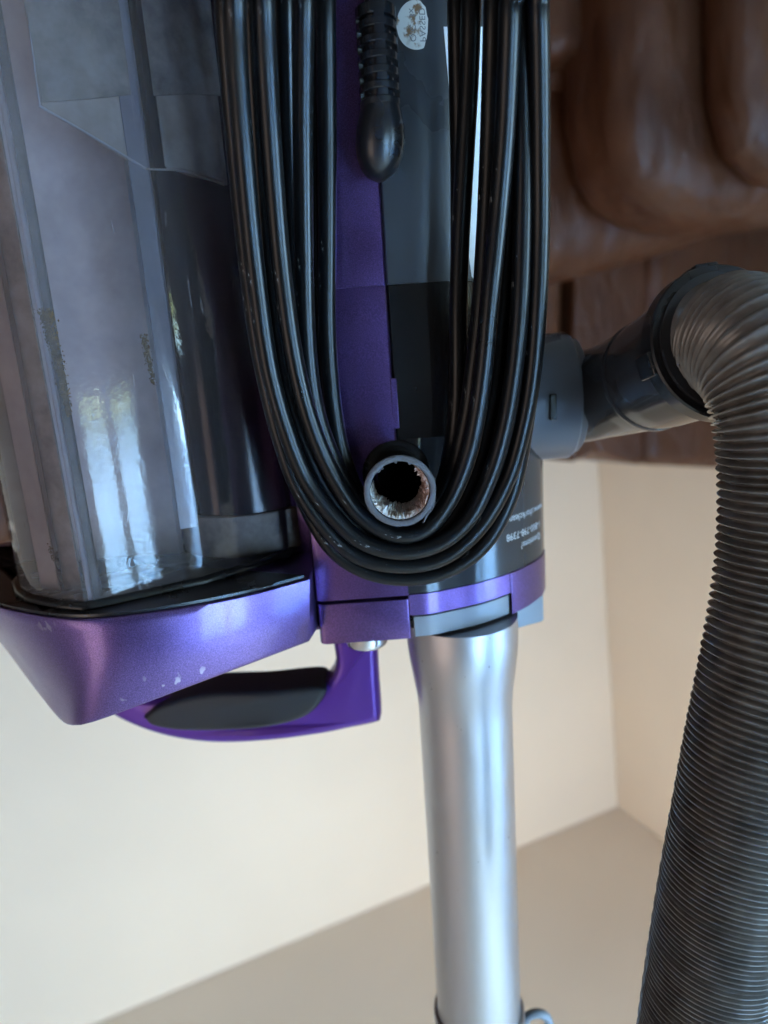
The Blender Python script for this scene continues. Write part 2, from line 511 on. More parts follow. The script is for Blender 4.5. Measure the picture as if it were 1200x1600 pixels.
puff('back_panel', [(1012, -500), (1215, -500), (1215, 737), (1150, 733), (1080, 730), (1012, 727)], 1.15, .3, .03)
puff('back_cushion', [(300, -400), (1500, -400), (1500, 240), (1300, 310), (1200, 342), (1100, 378), (1000, 408), (930, 424), (860, 434), (700, 445), (300, 450)], .95, .21, .08)
puff('arm_cushion', [(985, -500), (1500, -500), (1500, 300), (1250, 335), (1150, 338), (1080, 322), (1030, 285), (1000, 230), (985, 130)], .78, .18, .06)
puff('arm_cushion', [(1165, -500), (1500, -500), (1500, 300), (1240, 270), (1190, 220), (1168, 130)], .70, .09, .04)
puff('seat_cushion', [(300, -400), (950, -400), (952, 70), (930, 78), (860, 90), (600, 95), (300, 95)], .88, .12, .05)
o = MB().box((XB + .05, YA - .95, .02), (2.3, YA - .15, .40)).build('sofa_base', M['leather'], sofa, conv=sl, bevel=40, seg=5)

# ------------------------------------------------------------------ the vacuum cleaner
vac = empty('vacuum_cleaner', vac_matrix())
tag(vac, 'purple and charcoal upright vacuum cleaner with clear dust cup, silver wand and ribbed hose', 'vacuum cleaner')

DF = 288.0                                       # depth of the flat front of the housing
w_seam = P(640, 928, DF)[1]                      # seam between housing and top collar
arc = [Pw(x, y, w_seam) for x, y in ((640, 928), (672, 925), (704, 919), (736, 912.5), (768, 904), (800, 893), (825, 881.5), (845, 868), (850, 858))]
arc = [(p[0], p[2]) for p in arc]
arc_s = spline(arc, 40)
U_SEAM = P(618, 670, DF)[0]
U_L = P(492, 935, DF)[0]
ur, dr = arc_s[-1]
W_BAY0, W_BAY1 = P(605, 445, DF)[1], P(610, 688, DF)[1]
W_FLOOR = -700.0
# purple cover on the left
def cover_prof(d0, e=0):
    return [(U_L, d0 + 62), (U_L, d0 + 3.2), (U_L + .9, d0 + 1.0), (U_L + 3.2, d0), (U_SEAM - .8, d0), (U_SEAM - .15, d0 + .8), (U_SEAM - .15, d0 + 62)]
def tilt(w): return max(0.0, W_BAY0 - max(w, -190.0)) * .16
def at_wt(prof, w): return [np.array((u, w, d - tilt(w))) for u, d in prof]
def at_w(prof, w): return [np.array((u, w, d)) for u, d in prof]
mb = MB().loft([at_wt(cover_prof(DF), W_FLOOR), at_wt(cover_prof(DF), -190), at_wt(cover_prof(DF), W_BAY0)])
mb.build('side_cover', M['purple'], vac, smooth=30)
mb = MB().loft([at_w(cover_prof(DF + .9), W_BAY0 + .02), at_w(cover_prof(DF - .6), W_BAY1 - .5), at_w(cover_prof(DF - .3), W_BAY1 + 1.2)])
mb.build('side_cover', M['purple'], vac, smooth=30)
U_BL = P(640, 928, DF)[0]
blk = [(U_L, DF + 62), (U_L, DF + 3.2), (U_L + .9, DF + 1), (U_L + 3.2, DF), (U_BL - .6, DF), (U_BL, DF + .6), (U_BL, DF + 62)]
mb = MB().loft([at_w([(u, d + .4) for u, d in cover_prof(DF)], W_BAY1 + 1.25), at_w(cover_prof(DF), W(790, DF))])
mb.build('side_cover', M['purple'], vac, smooth=30)
mb = MB().loft([at_w(blk, W(790, DF) + .05), at_w(blk, P(560, 936, DF)[1])])
mb.build('side_cover', M['purple'], vac, smooth=30)
prism(MB(), [(U_L - 26, DF + 34), (U_L + 1, DF + 28), (U_L + 1, DF + 62), (U_L - 26, DF + 62)], W_FLOOR, w_seam + 14).build('dock_wall', M['purple'], vac, bevel=1)
# small snap tab standing into the seam
prism(MB(), [(U_SEAM - 1, DF - .4), (U_SEAM + 1.7, DF - .4), (U_SEAM + 1.7, DF + 4), (U_SEAM - 1, DF + 4)], W(592, DF), W(671, DF)).build('snap_tab', M['purple'], vac, bevel=.3)

# charcoal motor housing on the right: flat strip, then a drum that curves back
def housing_prof(off=0.0, flat=True):
    pts = [(U_SEAM + .15, DF + 70), (U_SEAM + .15, DF + .9 + off), (U_SEAM + .9, DF + off)]
    for u, d in arc_s:
        if u > U_SEAM + 2: pts.append((u - off * .2, d + off))
    pts += [(ur, dr + 12), (ur - 8, dr + 30), (U_SEAM + 20, DF + 95)]
    return pts
def upper_prof(off=0.0):
    b = P(641, 300, DF)[0]; e = P(780, 440, 325)[0]
    pts = [(U_SEAM + .15 , DF + 70), (U_SEAM + .15, DF + .9 + off), (U_SEAM + .9, DF + off), (b - 1, DF + off + .1)]
    for a in np.linspace(0, 1, 22)[1:]:
        t = a * math.radians(84)
        pts.append((b + (e - b) * math.sin(t) / math.sin(math.radians(84)), DF + off + 44 * (1 - math.cos(t))))
    pts += [(e, DF + 60), (e - 12, DF + 92)]
    return pts
MB().loft([at_wt(upper_prof(), W_FLOOR), at_wt(upper_prof(), -190), at_wt(upper_prof(), W_BAY0)]).build('motor_housing', M['charcoal_satin'], vac, smooth=30)
MB().loft([at_w(upper_prof(1.6), W_BAY0 + .02), at_w(upper_prof(0.2), W_BAY1)]).build('motor_housing', M['bay'], vac, smooth=30)
n_h = len(housing_prof())
MB().loft([at_w(housing_prof(.5), W_BAY1 + .02), at_w(housing_prof(0), W(735, DF)), at_w(housing_prof(0), w_seam)]).build('motor_housing', M['charcoal'], vac, smooth=30)

# lettering on the drum: mapped round the arc
arc_len = np.concatenate(([0], np.cumsum(np.linalg.norm(np.diff(arc_s, axis=0), axis=1))))
def on_arc(s):                                    # arc length -> point and outward normal
    u = np.interp(s, arc_len, arc_s[:, 0]); d = np.interp(s, arc_len, arc_s[:, 1])
    e = .4
    u2 = np.interp(s + e, arc_len, arc_s[:, 0]) - np.interp(s - e, arc_len, arc_s[:, 0])
    d2 = np.interp(s + e, arc_len, arc_s[:, 1]) - np.interp(s - e, arc_len, arc_s[:, 1])
    n = np.array((d2, -u2)); n /= np.linalg.norm(n)
    return u, d, n
def text_mesh(body, size):
    cu = bpy.data.curves.new('lettering', 'FONT'); cu.body = body; cu.size = size; cu.resolution_u = 3
    tmp = bpy.data.objects.new('lettering', cu); COL.objects.link(tmp)
    dg = bpy.context.evaluated_depsgraph_get(); dg.update()
    me = bpy.data.meshes.new_from_object(tmp.evaluated_get(dg))
    COL.objects.unlink(tmp); bpy.data.objects.remove(tmp)
    bm = bmesh.new(); bm.from_mesh(me)
    bmesh.ops.triangulate(bm, faces=bm.faces)
    bmesh.ops.subdivide_edges(bm, edges=[e for e in bm.edges if e.calc_length() > .8], cuts=2)
    bm.to_mesh(me); bm.free()
    return me
housing = [o for o in vac.children if o.name.startswith('motor_housing')][-1]
def arc_text(body, size, s_end, w_mid):
    me = text_mesh(body, size)
    xs = [v.co.x for v in me.vertices]; x1 = max(xs)
    for v in me.vertices:
        s = s_end + (x1 - v.co.x)                  # text runs towards -u (the picture's left, upside down)
        u, d, n = on_arc(s)
        v.co = loc((u + n[0] * .06, w_mid + v.co.y, d + n[1] * .06))
    me.materials.append(M['print'])
    o = bpy.data.objects.new('lettering', me); COL.objects.link(o); o.parent = housing
    return o
def arc_s_at(px): 
    k = int(np.argmin([abs(px - p) for p in (640, 672, 704, 736, 768, 800, 825, 845, 850)]))
    pts = [(640, 928), (672, 925), (704, 919), (736, 912.5), (768, 904), (800, 893), (825, 881.5), (845, 868), (850, 858)]
    u = Pw(px, np.interp(px, [a for a, _ in pts], [b for _, b in pts]), w_seam)[0]
    return float(np.interp(u, arc_s[:, 0], arc_len))
def w_on(px, py):
    s = arc_s_at(px); u, d, n = on_arc(s); return P(px, py, d)[1]
arc_text('Questions?', 4.6, arc_s_at(815), w_on(815, 848))
arc_text('1-800-798-7398', 4.9, arc_s_at(793), w_on(793, 836))
arc_text('www.sharkclean.com', 4.9, arc_s_at(776), w_on(776, 814))

# sticker and white label on the lower housing
up0 = [o for o in vac.children if o.name.startswith('motor_housing')][0]
def on_upper(u, w):
    pr = [p for p in upper_prof()[2:-2]]
    us = [p[0] for p in pr]; ds = [p[1] for p in pr]
    return float(np.interp(u, us, ds)) - tilt(w)
st = MB(); cen = P(650, 38, DF - 14); R0 = 6.9
ptl = []
for k in range(48):
    a = 2 * math.pi * k / 48
    r = R0 * (1 + .0)
    du, dw = r * math.cos(a), r * math.sin(a) * 1.06
    if du > 2.6: du = 2.6 + (du - 2.6) * .35 + random.uniform(-.55, .55)       # torn right edge
    ptl.append((cen[0] + du, cen[1] + dw))
us = np.linspace(min(q[0] for q in ptl) + .02, max(q[0] for q in ptl) - .02, 30)
cols = []
for u in us:
    ws = []
    for (a0, b0), (a1, b1) in zip(ptl, ptl[1:] + ptl[:1]):
        if (a0 - u) * (a1 - u) <= 0 and a0 != a1: ws.append(b0 + (b1 - b0) * (u - a0) / (a1 - a0))
    cols.append((min(ws), max(ws)) if len(ws) > 1 else (cen[1] - .3, cen[1] + .3))
st.loft([[np.array((u, c0, on_upper(u, c0) - .12)), np.array((u, c1, on_upper(u, c1) - .12)), np.array((u, c1, on_upper(u, c1) - .02)), np.array((u, c0, on_upper(u, c0) - .02))] for u, (c0, c1) in zip(us, cols)])
def sticker_mat():
    m = mat('worn_paper_sticker', (.62, .63, .60), .6); k = N(m)
    n = k.noise(k.coords(), 260, 4, .6); z = k.noise(k.coords(), 110, 2)
    f = k.math('MULTIPLY', k.ramp(n, [(.5, 0.0), (.58, 1.0)]), k.ramp(z, [(.48, 0.0), (.56, 1.0)]))
    k.l(k.mix(f, (.60, .61, .58), (.20, .11, .05)), k.b.inputs['Base Color'])
    return m
M['sticker'] = sticker_mat()
sticker = st.build('sticker', M['sticker'], up0, smooth=0)
M['ink'] = mat('grey_ink', (.16, .16, .17), .6)
for body, off in (('Q.C  3x', -2.2), ('PASSED', 1.3)):
    me = text_mesh(body, 3.1)
    xs = [v.co.x for v in me.vertices]; xm = (max(xs) + min(xs)) / 2; xh = max(xs) - xm
    for v in me.vertices:                          # reads from the picture's bottom to its top
        u = cen[0] + off + v.co.y; w_ = cen[1] - (v.co.x - xm) * (4.9 / xh)
        v.co = loc((u, w_, on_upper(u, w_) - .17))
    me.materials.append(M['ink'])
    o = bpy.data.objects.new('lettering', me); COL.objects.link(o); o.parent = sticker
rows = []
for py, xl, xr in ((42, 693, 772), (110, 699, 772), (175, 704, 772), (235, 710, 772), (290, 716, 772), (360, 727, 770), (432, 737, 766), (436, 740, 762)):
    row = []
    for x in np.linspace(xl, xr, 14):
        q = P(x, py, 290.0)
        for _ in range(6): q = P(x, py, on_upper(q[0], q[1]))
        row.append(q)
    rows.append(row)
MB().loft([[q + np.array((0, 0, -.14)) for q in r] + [q + np.array((0, 0, -.02)) for q in r[::-1]] for r in rows]).build('label', M['white_label'], up0, smooth=30)

# purple top collar with a slot for the latch
w_b = P(560, 1003, DF)[1]                          # top edge of the collar (lower in the picture)
w_low = P(560, 940, DF)[1] + .25
U_S0, U_S1 = P(640, 960, DF - .6)[0], Pw(800, 897, w_seam)[0]
def off_arc(u0, u1, o):
    pts = []
    for s in np.linspace(0, arc_len[-1], 80):
        u, d, n = on_arc(s)
        uu, dd = u + n[0] * o, d + n[1] * o
        if u0 <= uu <= u1: pts.append((uu, dd))
    return pts
OC = .5
mb = prism(MB(), [(U_L + .4, DF + 60), (U_L + .4, DF + 2.6), (U_L + 1.2, DF + .6), (U_L + 3.4, DF - .5), (U_S0 - .5, DF - .5), (U_S0, DF - .1), (U_S0, DF + 60)], w_low, w_b)
# chamfer the outer left corner: the lower edge is cut back
mb.build('collar_block', M['purple'], vac, bevel=.9)
fr_ = off_arc(U_S0 + .02, U_S1 - .02, OC - .4)
w_slot = P(645, 962, DF)[1]
prism(MB(), [(U_S0 + .05, DF + 50)] + [(U_S0 + .05, fr_[0][1])] + fr_ + [(U_S1 - .05, fr_[-1][1]), (U_S1 - .05, DF + 50)], w_seam + .35, w_slot).build('collar_band', M['purple'], vac, bevel=.25, smooth=30)
rr_ = off_arc(U_S1 - .01, 1e9, OC)
prism(MB(), [(U_S1, DF + 60), (U_S1, rr_[0][1])] + rr_ + [(rr_[-1][0], dr + 14), (rr_[-1][0] - 8, dr + 32)], w_seam + .35, w_b).build('collar_band', M['purple'], vac, bevel=.3, smooth=30)
la = off_arc(U_S0 + .9, U_S1 - .5, -.7)
prism(MB(), [(la[0][0], DF + 14)] + la + [(la[-1][0], la[-1][1] + 8)], w_slot + .9, w_b - .2).build('latch_button', M['grey_plastic'], vac, bevel=.35, smooth=30)
# inner socket that fills the collar
prism(MB(), [(U_L + 6, DF + 10), (U_S1 + 4, DF + 30), (ur - 8, dr + 10), (ur - 14, DF + 88), (U_L + 6, DF + 58)], w_low - 4, w_b - .8).build('collar_core', M['black'], vac)
tb0, tb1 = P(800, 975, 325), P(848, 975, 335)
prism(MB(), [(tb0[0] - 4, 322), (tb1[0] - 1.5, 331), (tb1[0], 333), (tb1[0], 356), (tb0[0] - 4, 356)], W(925, 330, 830), W(974, 330, 830)).build('catch_tab', M['grey_plastic'], vac, bevel=.4)

# silver release button and wand
cb = P(574, 1005, DF + 14)
mb = MB(); secs = []
for r, w_ in ((10.0, w_b - 3), (10.0, w_b + 5.5), (9.6, w_b + 7.0), (8.6, w_b + 7.9), (5, w_b + 8.2)):
    secs.append([np.array((cb[0] + r * math.cos(a), w_, DF + 15 + r * math.sin(a))) for a in np.linspace(0, 2 * math.pi, 40, endpoint=False)])
mb.loft(secs).build('release_button', M['chrome'], vac)

DW = 314.0
def wand_at(xl, xr, py):
    l, r = P(xl, py, DW), P(xr, py, DW)
    return (l[0] + r[0]) / 2, (l[1] + r[1]) / 2, (r[0] - l[0]) / 2
wu = wand_at(655, 803, 1150)
wb = wand_at(683, 810, 1540)
UW = (wu[0] + wb[0]) / 2; RW_ = wu[2] * .965
mb = MB(); secs = []
flare = [(960, 1.165)] + [(y, 1.0 + .165 * (.5 + .5 * math.cos(math.pi * (y - 985) / 125))) for y in range(985, 1111, 7)] + [(1160, 1.0), (1300, 1.0), (1450, 1.0), (1600, 1.0), (1700, 1.0)]
for k, (py, rr) in enumerate(flare):
    w_ = W(py, DW, 735)
    secs.append([np.array((UW + RW_ * rr * math.cos(a), w_, DW + RW_ * rr * math.sin(a))) for a in np.linspace(0, 2 * math.pi, 64, endpoint=False)])
wand = mb.loft(secs).build('wand', M['wand'], vac)
w0_, w1_ = W(1573, DW, 740), W(1573, DW, 740) + 90
secs = []
for r, w_ in ((1.0, w0_ + 6), (1.005, w0_ + .2), (1.06, w0_), (1.095, w0_ + .6), (1.10, w0_ + 2), (1.10, w1_)):
    secs.append([np.array((UW + RW_ * r * math.cos(a), w_, DW + RW_ * r * math.sin(a))) for a in np.linspace(0, 2 * math.pi, 64, endpoint=False)])
sleeve = MB().loft(secs).build('wand_sleeve', M['wand'], vac)
ck = P(838, 1600, DW)
cpath = np.array([ck + np.array((7.2 * math.sin(a), -7.6 * math.cos(a), 0)) for a in np.linspace(0, 2 * math.pi, 40, endpoint=False)])
tube(MB(), cpath, 2.6, 14, ring=True).build('cord_clip', M['grey_plastic'], sleeve)

# carry handle behind the lid
DH = 338.0
def dh(x): return DH + max(0, (430 - x)) * .09
def plate(name, pts, near, far, m, parent, bev, seg=6):
    fr = spline([P(x, y, dh(x)) for x, y in pts] + [P(*pts[0], dh(pts[0][0]))], 110)[:-1]
    q2 = np.array([[q[0], q[1]] for q in fr])
    tg = np.roll(q2, -1, 0) - np.roll(q2, 1, 0); tg /= np.linalg.norm(tg, axis=1)[:, None]
    nr = np.column_stack((-tg[:, 1], tg[:, 0]))
    area = .5 * np.sum(q2[:, 0] * np.roll(q2[:, 1], -1) - np.roll(q2[:, 0], -1) * q2[:, 1])
    if area < 0: nr = -nr
    secs = []
    steps = [(k / 6) * math.pi / 2 for k in range(7)]
    for a in steps: secs.append([q + np.array((n[0] * bev * (1 - math.sin(a)), n[1] * bev * (1 - math.sin(a)), near + bev * (1 - math.cos(a)))) for q, n in zip(fr, nr)])
    for a in steps[::-1]: secs.append([q + np.array((n[0] * bev * (1 - math.sin(a)), n[1] * bev * (1 - math.sin(a)), far - bev * (1 - math.cos(a)))) for q, n in zip(fr, nr)])
    return MB().loft(secs).build(name, m, parent, smooth=50)
handle = plate('carry_handle', [(590, 985), (592, 1040), (596, 1100), (595, 1113), (588, 1119), (545, 1128), (500, 1137), (420, 1147), (340, 1150), (270, 1141), (210, 1121), (160, 1092), (110, 1045), (90, 1000), (120, 985), (170, 1040), (225, 1078), (290, 1080), (380, 1078), (460, 1074), (503, 1063), (520, 1047), (526, 1025), (527, 985)], -9.5, 11, M['purple_plain'], vac, 5.0)
plate('grip', [(236, 1102), (262, 1084), (330, 1066), (420, 1062), (507, 1056), (500, 1084), (472, 1104), (420, 1117), (350, 1122), (290, 1122), (250, 1115)], -14.5, 13, M['rubber'], handle, 3.2)

# broken cord hook: a stub of tube with a torn lining
rc = P(625, 768, 250); RO, RI = 13.55, 11.25
def ring_pts(r, d, jit=0, seg=72):
    return [np.array((rc[0] + (r + random.uniform(-jit, jit)) * math.cos(a), rc[1] + (r + random.uniform(-jit, jit)) * math.sin(a), d)) for a in np.linspace(0, 2 * math.pi, seg, endpoint=False)]
secs = [ring_pts(RO - 4.6, 285), ring_pts(RI - .6, 260), ring_pts(RI, 251.4), ring_pts(RI + .1, 250.7), ring_pts(RO, 250.7), ring_pts(RO - .2, 251.5), ring_pts(RO - 2.6, 258), ring_pts(RO - 3.6, 286)]
hook = MB().loft(secs, cap=False).build('cord_hook', M['black'], vac, smooth=50)
secs = [ring_pts(RI, 251), ring_pts(RI + .1, 250.2, .14), ring_pts(RI + .5, 250, .08), ring_pts(RO - .3, 250, .06), ring_pts(RO + .05, 250.3, .14), ring_pts(RO + .05, 251.0, .05)]
MB().loft(secs, cap=False).build('broken_rim', M['cut'], hook, smooth=50)
secs = [ring_pts(RO + 1.0, 288), ring_pts(RO + .8, 287.2), ring_pts(RO + .2, 287), ring_pts(RO - 4, 287)]
MB().loft(secs, cap=False).build('hook_boss', M['black'], vac)
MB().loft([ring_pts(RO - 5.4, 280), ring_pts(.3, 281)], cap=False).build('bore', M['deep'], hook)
# torn lining: ragged crust on the lower and right inside of the tube (picture directions)
mb = MB(); seg = 170
A = np.linspace(-1.0, 3.25, seg)                   # angle 0 = picture right, pi/2 = picture bottom
lump = [sum(math.sin(A[i] * q + f) * .25 for q, f in ((5, 1), (9, 2.2), (14, .4), (23, 4))) for i in range(seg)]
lay = []
for j, (dd, base) in enumerate(((250.9, .25), (250.8, 1.0), (252.2, 1.6), (254.5, 1.5), (258, 1.8), (262, 1.5), (267, 1.3), (272, .1))):
    row = []
    for i, a in enumerate(A):
        env = min(1, (a + 1.02) * 2.5, max(.0, (3.27 - a) * 1.8)) * (.7 + .75 * math.exp(-((a - 2.0) / .75) ** 2))
        jag = base * env * (1 + (lump[(i + 7 * j) % seg] + random.uniform(-.30, .38)) * (j > 0))
        r = RI - .03 - max(.0, jag) - max(0.0, dd - 252) * .07
        row.append(np.array((rc[0] + r * math.cos(a), rc[1] + r * math.sin(a), dd + (1.1 * lump[(i * 2 + 11 * j) % seg] + random.uniform(-.3, .4)) * (j > 0))))
    lay.append(row)
mb.loft(lay, closed=False, cap=False)
for i in range(26):                                # a few loose flakes
    a = random.uniform(-.9, 2.9)
    r = RI - random.uniform(.6, 1.6); dd = random.uniform(251, 264)
    c = np.array((rc[0] + r * math.cos(a), rc[1] + r * math.sin(a), dd))
    inw = np.array((-math.cos(a), -math.sin(a), 0)); tan = np.array((-math.sin(a), math.cos(a), 0))
    L, wd = random.uniform(.5, 1.5), random.uniform(.25, .7)
    i0 = mb.add([c - tan * wd, c + tan * wd, c + inw * L + tan * random.uniform(-.5, .5) + np.array((0, 0, random.uniform(-.4, 1.2))), c + np.array((0, 0, .7))])
    mb.f += [(i0, i0 + 1, i0 + 2), (i0, i0 + 2, i0 + 3), (i0 + 1, i0 + 3, i0 + 2)]
chips = MB()
for a in (3.45, 3.98, 4.12, 4.63, 5.1): # grey chips left along the upper edge
    a0, a1 = a - random.uniform(.04, .08), a + random.uniform(.04, .08); t_ = random.uniform(.4, .9)
    q = []
    for dd in (250.6, 253):
        q.append([np.array((rc[0] + r * math.cos(t), rc[1] + r * math.sin(t), dd)) for r, t in ((RI + .05, a0), (RI + .05, a1), (RI - t_, a1 - .015), (RI - t_ * .8, a0 + .02))])
    chips.loft(q)
chips.build('rim_chips', M['cut'], hook, smooth=0)
mb.build('torn_lining', M['torn'], hook, smooth=25)
# little curled shaving on the rim
sh = [np.array((rc[0] + r * math.cos(a), rc[1] + r * math.sin(a), d)) for a, r, d in ((.35, 13.7, 250.6), (.55, 13.9, 250.2), (.75, 13.6, 249.9), (.9, 14.2, 249.8), (1.0, 14.9, 249.9))]
tube(MB(), spline(sh, 16), .32, 6).build('plastic_shaving', M['hook'], hook)

# ---- dust cup
w_cup = P(140, 945, 255)[1]
cf = [Pw(x, y, w_cup) for x, y in ((28, 909), (34, 924), (52, 934), (90, 942), (132, 945.5), (150, 943), (318, 906), (324, 904), (440, 868))]
cf = [(p[0], p[2]) for p in cf]
u_l, d_l = cf[0]
cup_back = [(cf[-1][0] + 3, cf[-1][1] + 8), (cf[-1][0] + 4, cf[-1][1] + 50), (cf[-1][0] - 20, cf[-1][1] + 75), (u_l + 55, d_l + 105), (u_l + 18, d_l + 80), (u_l, d_l + 45), (u_l - 4, d_l + 18)]
cup_prof = cf + cup_back
def scaled(prof, k, e=(0, 0)):
    c = np.mean(np.array(prof), axis=0)
    return [((u - c[0]) * k + c[0] + e[0], (d - c[1]) * k + c[1] + e[1]) for u, d in prof]
W_CUP0 = -330.0
mb = MB().loft([at_w(cup_prof, W_CUP0), at_w(cup_prof, w_cup)], cap=False)
cup = mb.build('dust_cup', M['clear'], vac, smooth=28)
# moulded ridges on the cup wall
def ridge(px, py, r=.7, w_top=None, m=None):
    p = Pw(px, py, w_cup)
    pth = np.array([(p[0], W_CUP0 + 2, p[2] + .2), (p[0], -50, p[2] + .2), (p[0], (w_top or w_cup) - .5, p[2] + .2)])
    tube(MB(), pth, r, 8).build('cup_ridge', m or M['inner_wall'], cup)
# inside of the cup
def inset(u, d, k): 
    c = np.mean(np.array(cup_prof), axis=0); v = np.array((u, d)) - c
    return tuple(c + v * (1 - k / np.linalg.norm(v)))
cc = P(352, 600, 336); RC = (P(352, 600, 336)[0] - P(250, 560, 320)[0]) * 1.0
cyl = cyl_w(MB(), cc[0] + 4, 338, 31, W_CUP0, W(800, 318, 350), 48).build('cyclone_cylinder', M['cyclone'], cup)
cyl_w(MB(), cc[0] + 4, 338, 33.5, W(803, 312, 350), w_cup - .4, 48).build('cyclone_ring', M['skirt_screen'], cup, bevel=.6)
def on_cup(px, py):                                 # depth of the cup wall along a picture ray
    r = ray(px, py); best = None
    for (a, b) in zip(cf[:-1], cf[1:]):
        # ray (u,d) = t*(r0,r2)
        du, dd = b[0] - a[0], b[1] - a[1]
        den = r[0] * dd - r[2] * du
        if abs(den) < 1e-9: continue
        t = (a[0] * dd - a[1] * du) / den
        s = (t * r[0] - a[0]) / du if abs(du) > abs(dd) else (t * r[2] - a[1]) / dd
        if -1e-6 <= s <= 1 + 1e-6 and t > 0: best = t * r[2] if best is None else min(best, t * r[2])
    return best or 262
# dusty back partition left of the cyclone
pu0, pu1 = P(250, 560, 330)[0], u_l + 2
prism(MB(), [(pu1, d_l + 40), (pu1 + 10, d_l + 25), (pu0 - 18, 322), (pu0, 318), (pu0 + 1, 322), (pu0 - 14, 330), (pu1 + 20, d_l + 70)], W_CUP0, w_cup - .5).build('cup_partition', M['inner_wall'], cup)
# moulded uprights behind the clear wall
def upright(x0, x1, y, o, m, ytop, t=2.0, name='cup_rib'):
    a, b = P(x0, y, on_cup(x0, y) + o), P(x1, y, on_cup(x1, y) + o)
    wt = w_cup - .5 if ytop is None else W(ytop, (a[2] + b[2]) / 2, (x0 + x1) / 2)
    prism(MB(), [(a[0], a[2]), (b[0], b[2]), (b[0], b[2] + t), (a[0], a[2] + t)], W_CUP0, wt).build(name, m, cup, bevel=.5)
M['baffle'] = dusty('mauve_baffle', (.25, .22, .25), (.33, .30, .335), .35, 25)
M['shade_rib'] = dusty('dusty_dark_rib', (.045, .038, .038), (.13, .11, .11), .5, 40)
M['rosy_rib'] = dusty('rosy_rib', (.36, .29, .31), (.48, .40, .42), .4, 60)
upright(243, 272, 560, 2.0, M['baffle'], 828, 3, 'cup_baffle')
upright(84, 92, 640, 1.5, M['rosy_rib'], None, 2)
upright(94, 108, 640, 5.0, M['shade_rib'], None, 2)
upright(10, 40, 640, 14.0, M['inner_wall'], None, 1.5)
upright(48, 78, 640, 18.0, M['skirt_screen'], None, 1.5)

# shroud skirt with a slanting lower edge (upper part of the picture)
def C(x, y, o): return P(x, y, on_cup(x, y) + o)
sk = [C(62, 166, 3), C(145, 214, 3), C(212, 254, 3), C(212, 254, 3) + (.5, 1, 12), C(62, 166, 3) + (6, 2, 40)]
low = [np.array((p[0], W_CUP0, p[2])) for p in sk]
MB().loft([low, sk]).build('cyclone_skirt', M['skirt'], cup, bevel=.8)
sk2 = [C(258, 262, 3), C(290, 266, 3), C(320, 273, 3), C(350, 284, 3), C(350, 284, 3) + (0, 0, 16), C(258, 262, 20)]
MB().loft([[np.array((p[0], W_CUP0, p[2])) for p in sk2], sk2]).build('cyclone_skirt', M['skirt'], cup, bevel=.8)
for pts in ([C(66, 160, 1.9), C(140, 155, 1.9), C(205, 148, 1.9)], [C(240, 150, 1.9), C(300, 147, 1.9), C(345, 150, 1.9)]):
    top = [p + np.array((0, 0, -.4)) for p in pts]; bot = [np.array((p[0], W_CUP0, p[2] - .4)) for p in pts]
    topb = [p + np.array((0, 0, .4)) for p in reversed(pts)]; botb = [np.array((p[0], W_CUP0, p[2] + .4)) for p in reversed(pts)]
    MB().loft([bot + botb, top + topb]).build('shroud_screen', M['skirt_screen'], cup, bevel=.2)
tube(MB(), spline([C(62, 166, 2), C(145, 214, 2), C(228, 264, 2)], 12), .5, 8).build('skirt_edge', M['inner_wall'], cup)
tube(MB(), spline([C(228, 264, 2), C(290, 268, 2), C(350, 289, 2)], 12), .4, 8).build('skirt_edge', M['skirt'], cup)
tube(MB(), np.array([C(62, 166, 2), C(54, 110, 2), C(38, -30, 2)]), .4, 8).build('skirt_edge', M['inner_wall'], cup)
# crusts of dust stuck inside the wall
def crust(pts, n, wid, d_off):
    mb = MB(); sp = spline([Pw(*q, w_cup) if False else P(*q) for q in pts], 60)
    for i in range(n):
        t = random.random() ** 1.2
        c = sp[int(t * 59)] + np.array((random.gauss(0, wid * (1 - .5 * t)), random.uniform(-1.5, 1.5), random.uniform(-.2, .5)))
        r = random.uniform(.14, .42)
        o8 = [c + r * np.array(v) * np.array((random.uniform(.6, 1.4), random.uniform(.6, 1.8), .5)) for v in ((1,0,0),(-1,0,0),(0,1,0),(0,-1,0),(0,0,1),(0,0,-1))]
        k = mb.add(o8)
        mb.f += [(k + a, k + b, k + c_) for a, b, c_ in ((0,2,4),(2,1,4),(1,3,4),(3,0,4),(2,0,5),(1,2,5),(3,1,5),(0,3,5))]
    return mb
def cr(pts): return [(x, y, on_cup(x, y) + .7) for x, y in pts]
tag(crust(cr([(70, 488), (80, 530), (92, 570), (100, 610), (108, 650)]), 1500, 1.25, 0).build('dust_crust', M['debris'], cup, smooth=0), kind='stuff')
tag(crust(cr([(224, 528), (232, 560), (240, 600)]), 420, .75, 0).build('dust_crust', M['debris'], cup, smooth=0), kind='stuff')
tag(crust(cr([(78, 852), (80, 866), (84, 876)]), 40, .4, 0).build('dust_crust', M['debris'], cup, smooth=0), kind='stuff')

# black rim (gasket) round the top of the cup
mb = MB(); secs = []
for k_, w_ in ((1.0, w_cup - 1.6), (1.035, w_cup - 1.2), (1.05, w_cup - .2), (1.05, w_cup + 1.2), (1.0, w_cup + 2.0)):
    secs.append(at_w(scaled(cup_prof, k_), w_))
mb.loft(secs, cap=False).build('cup_rim', M['black'], cup, smooth=60)

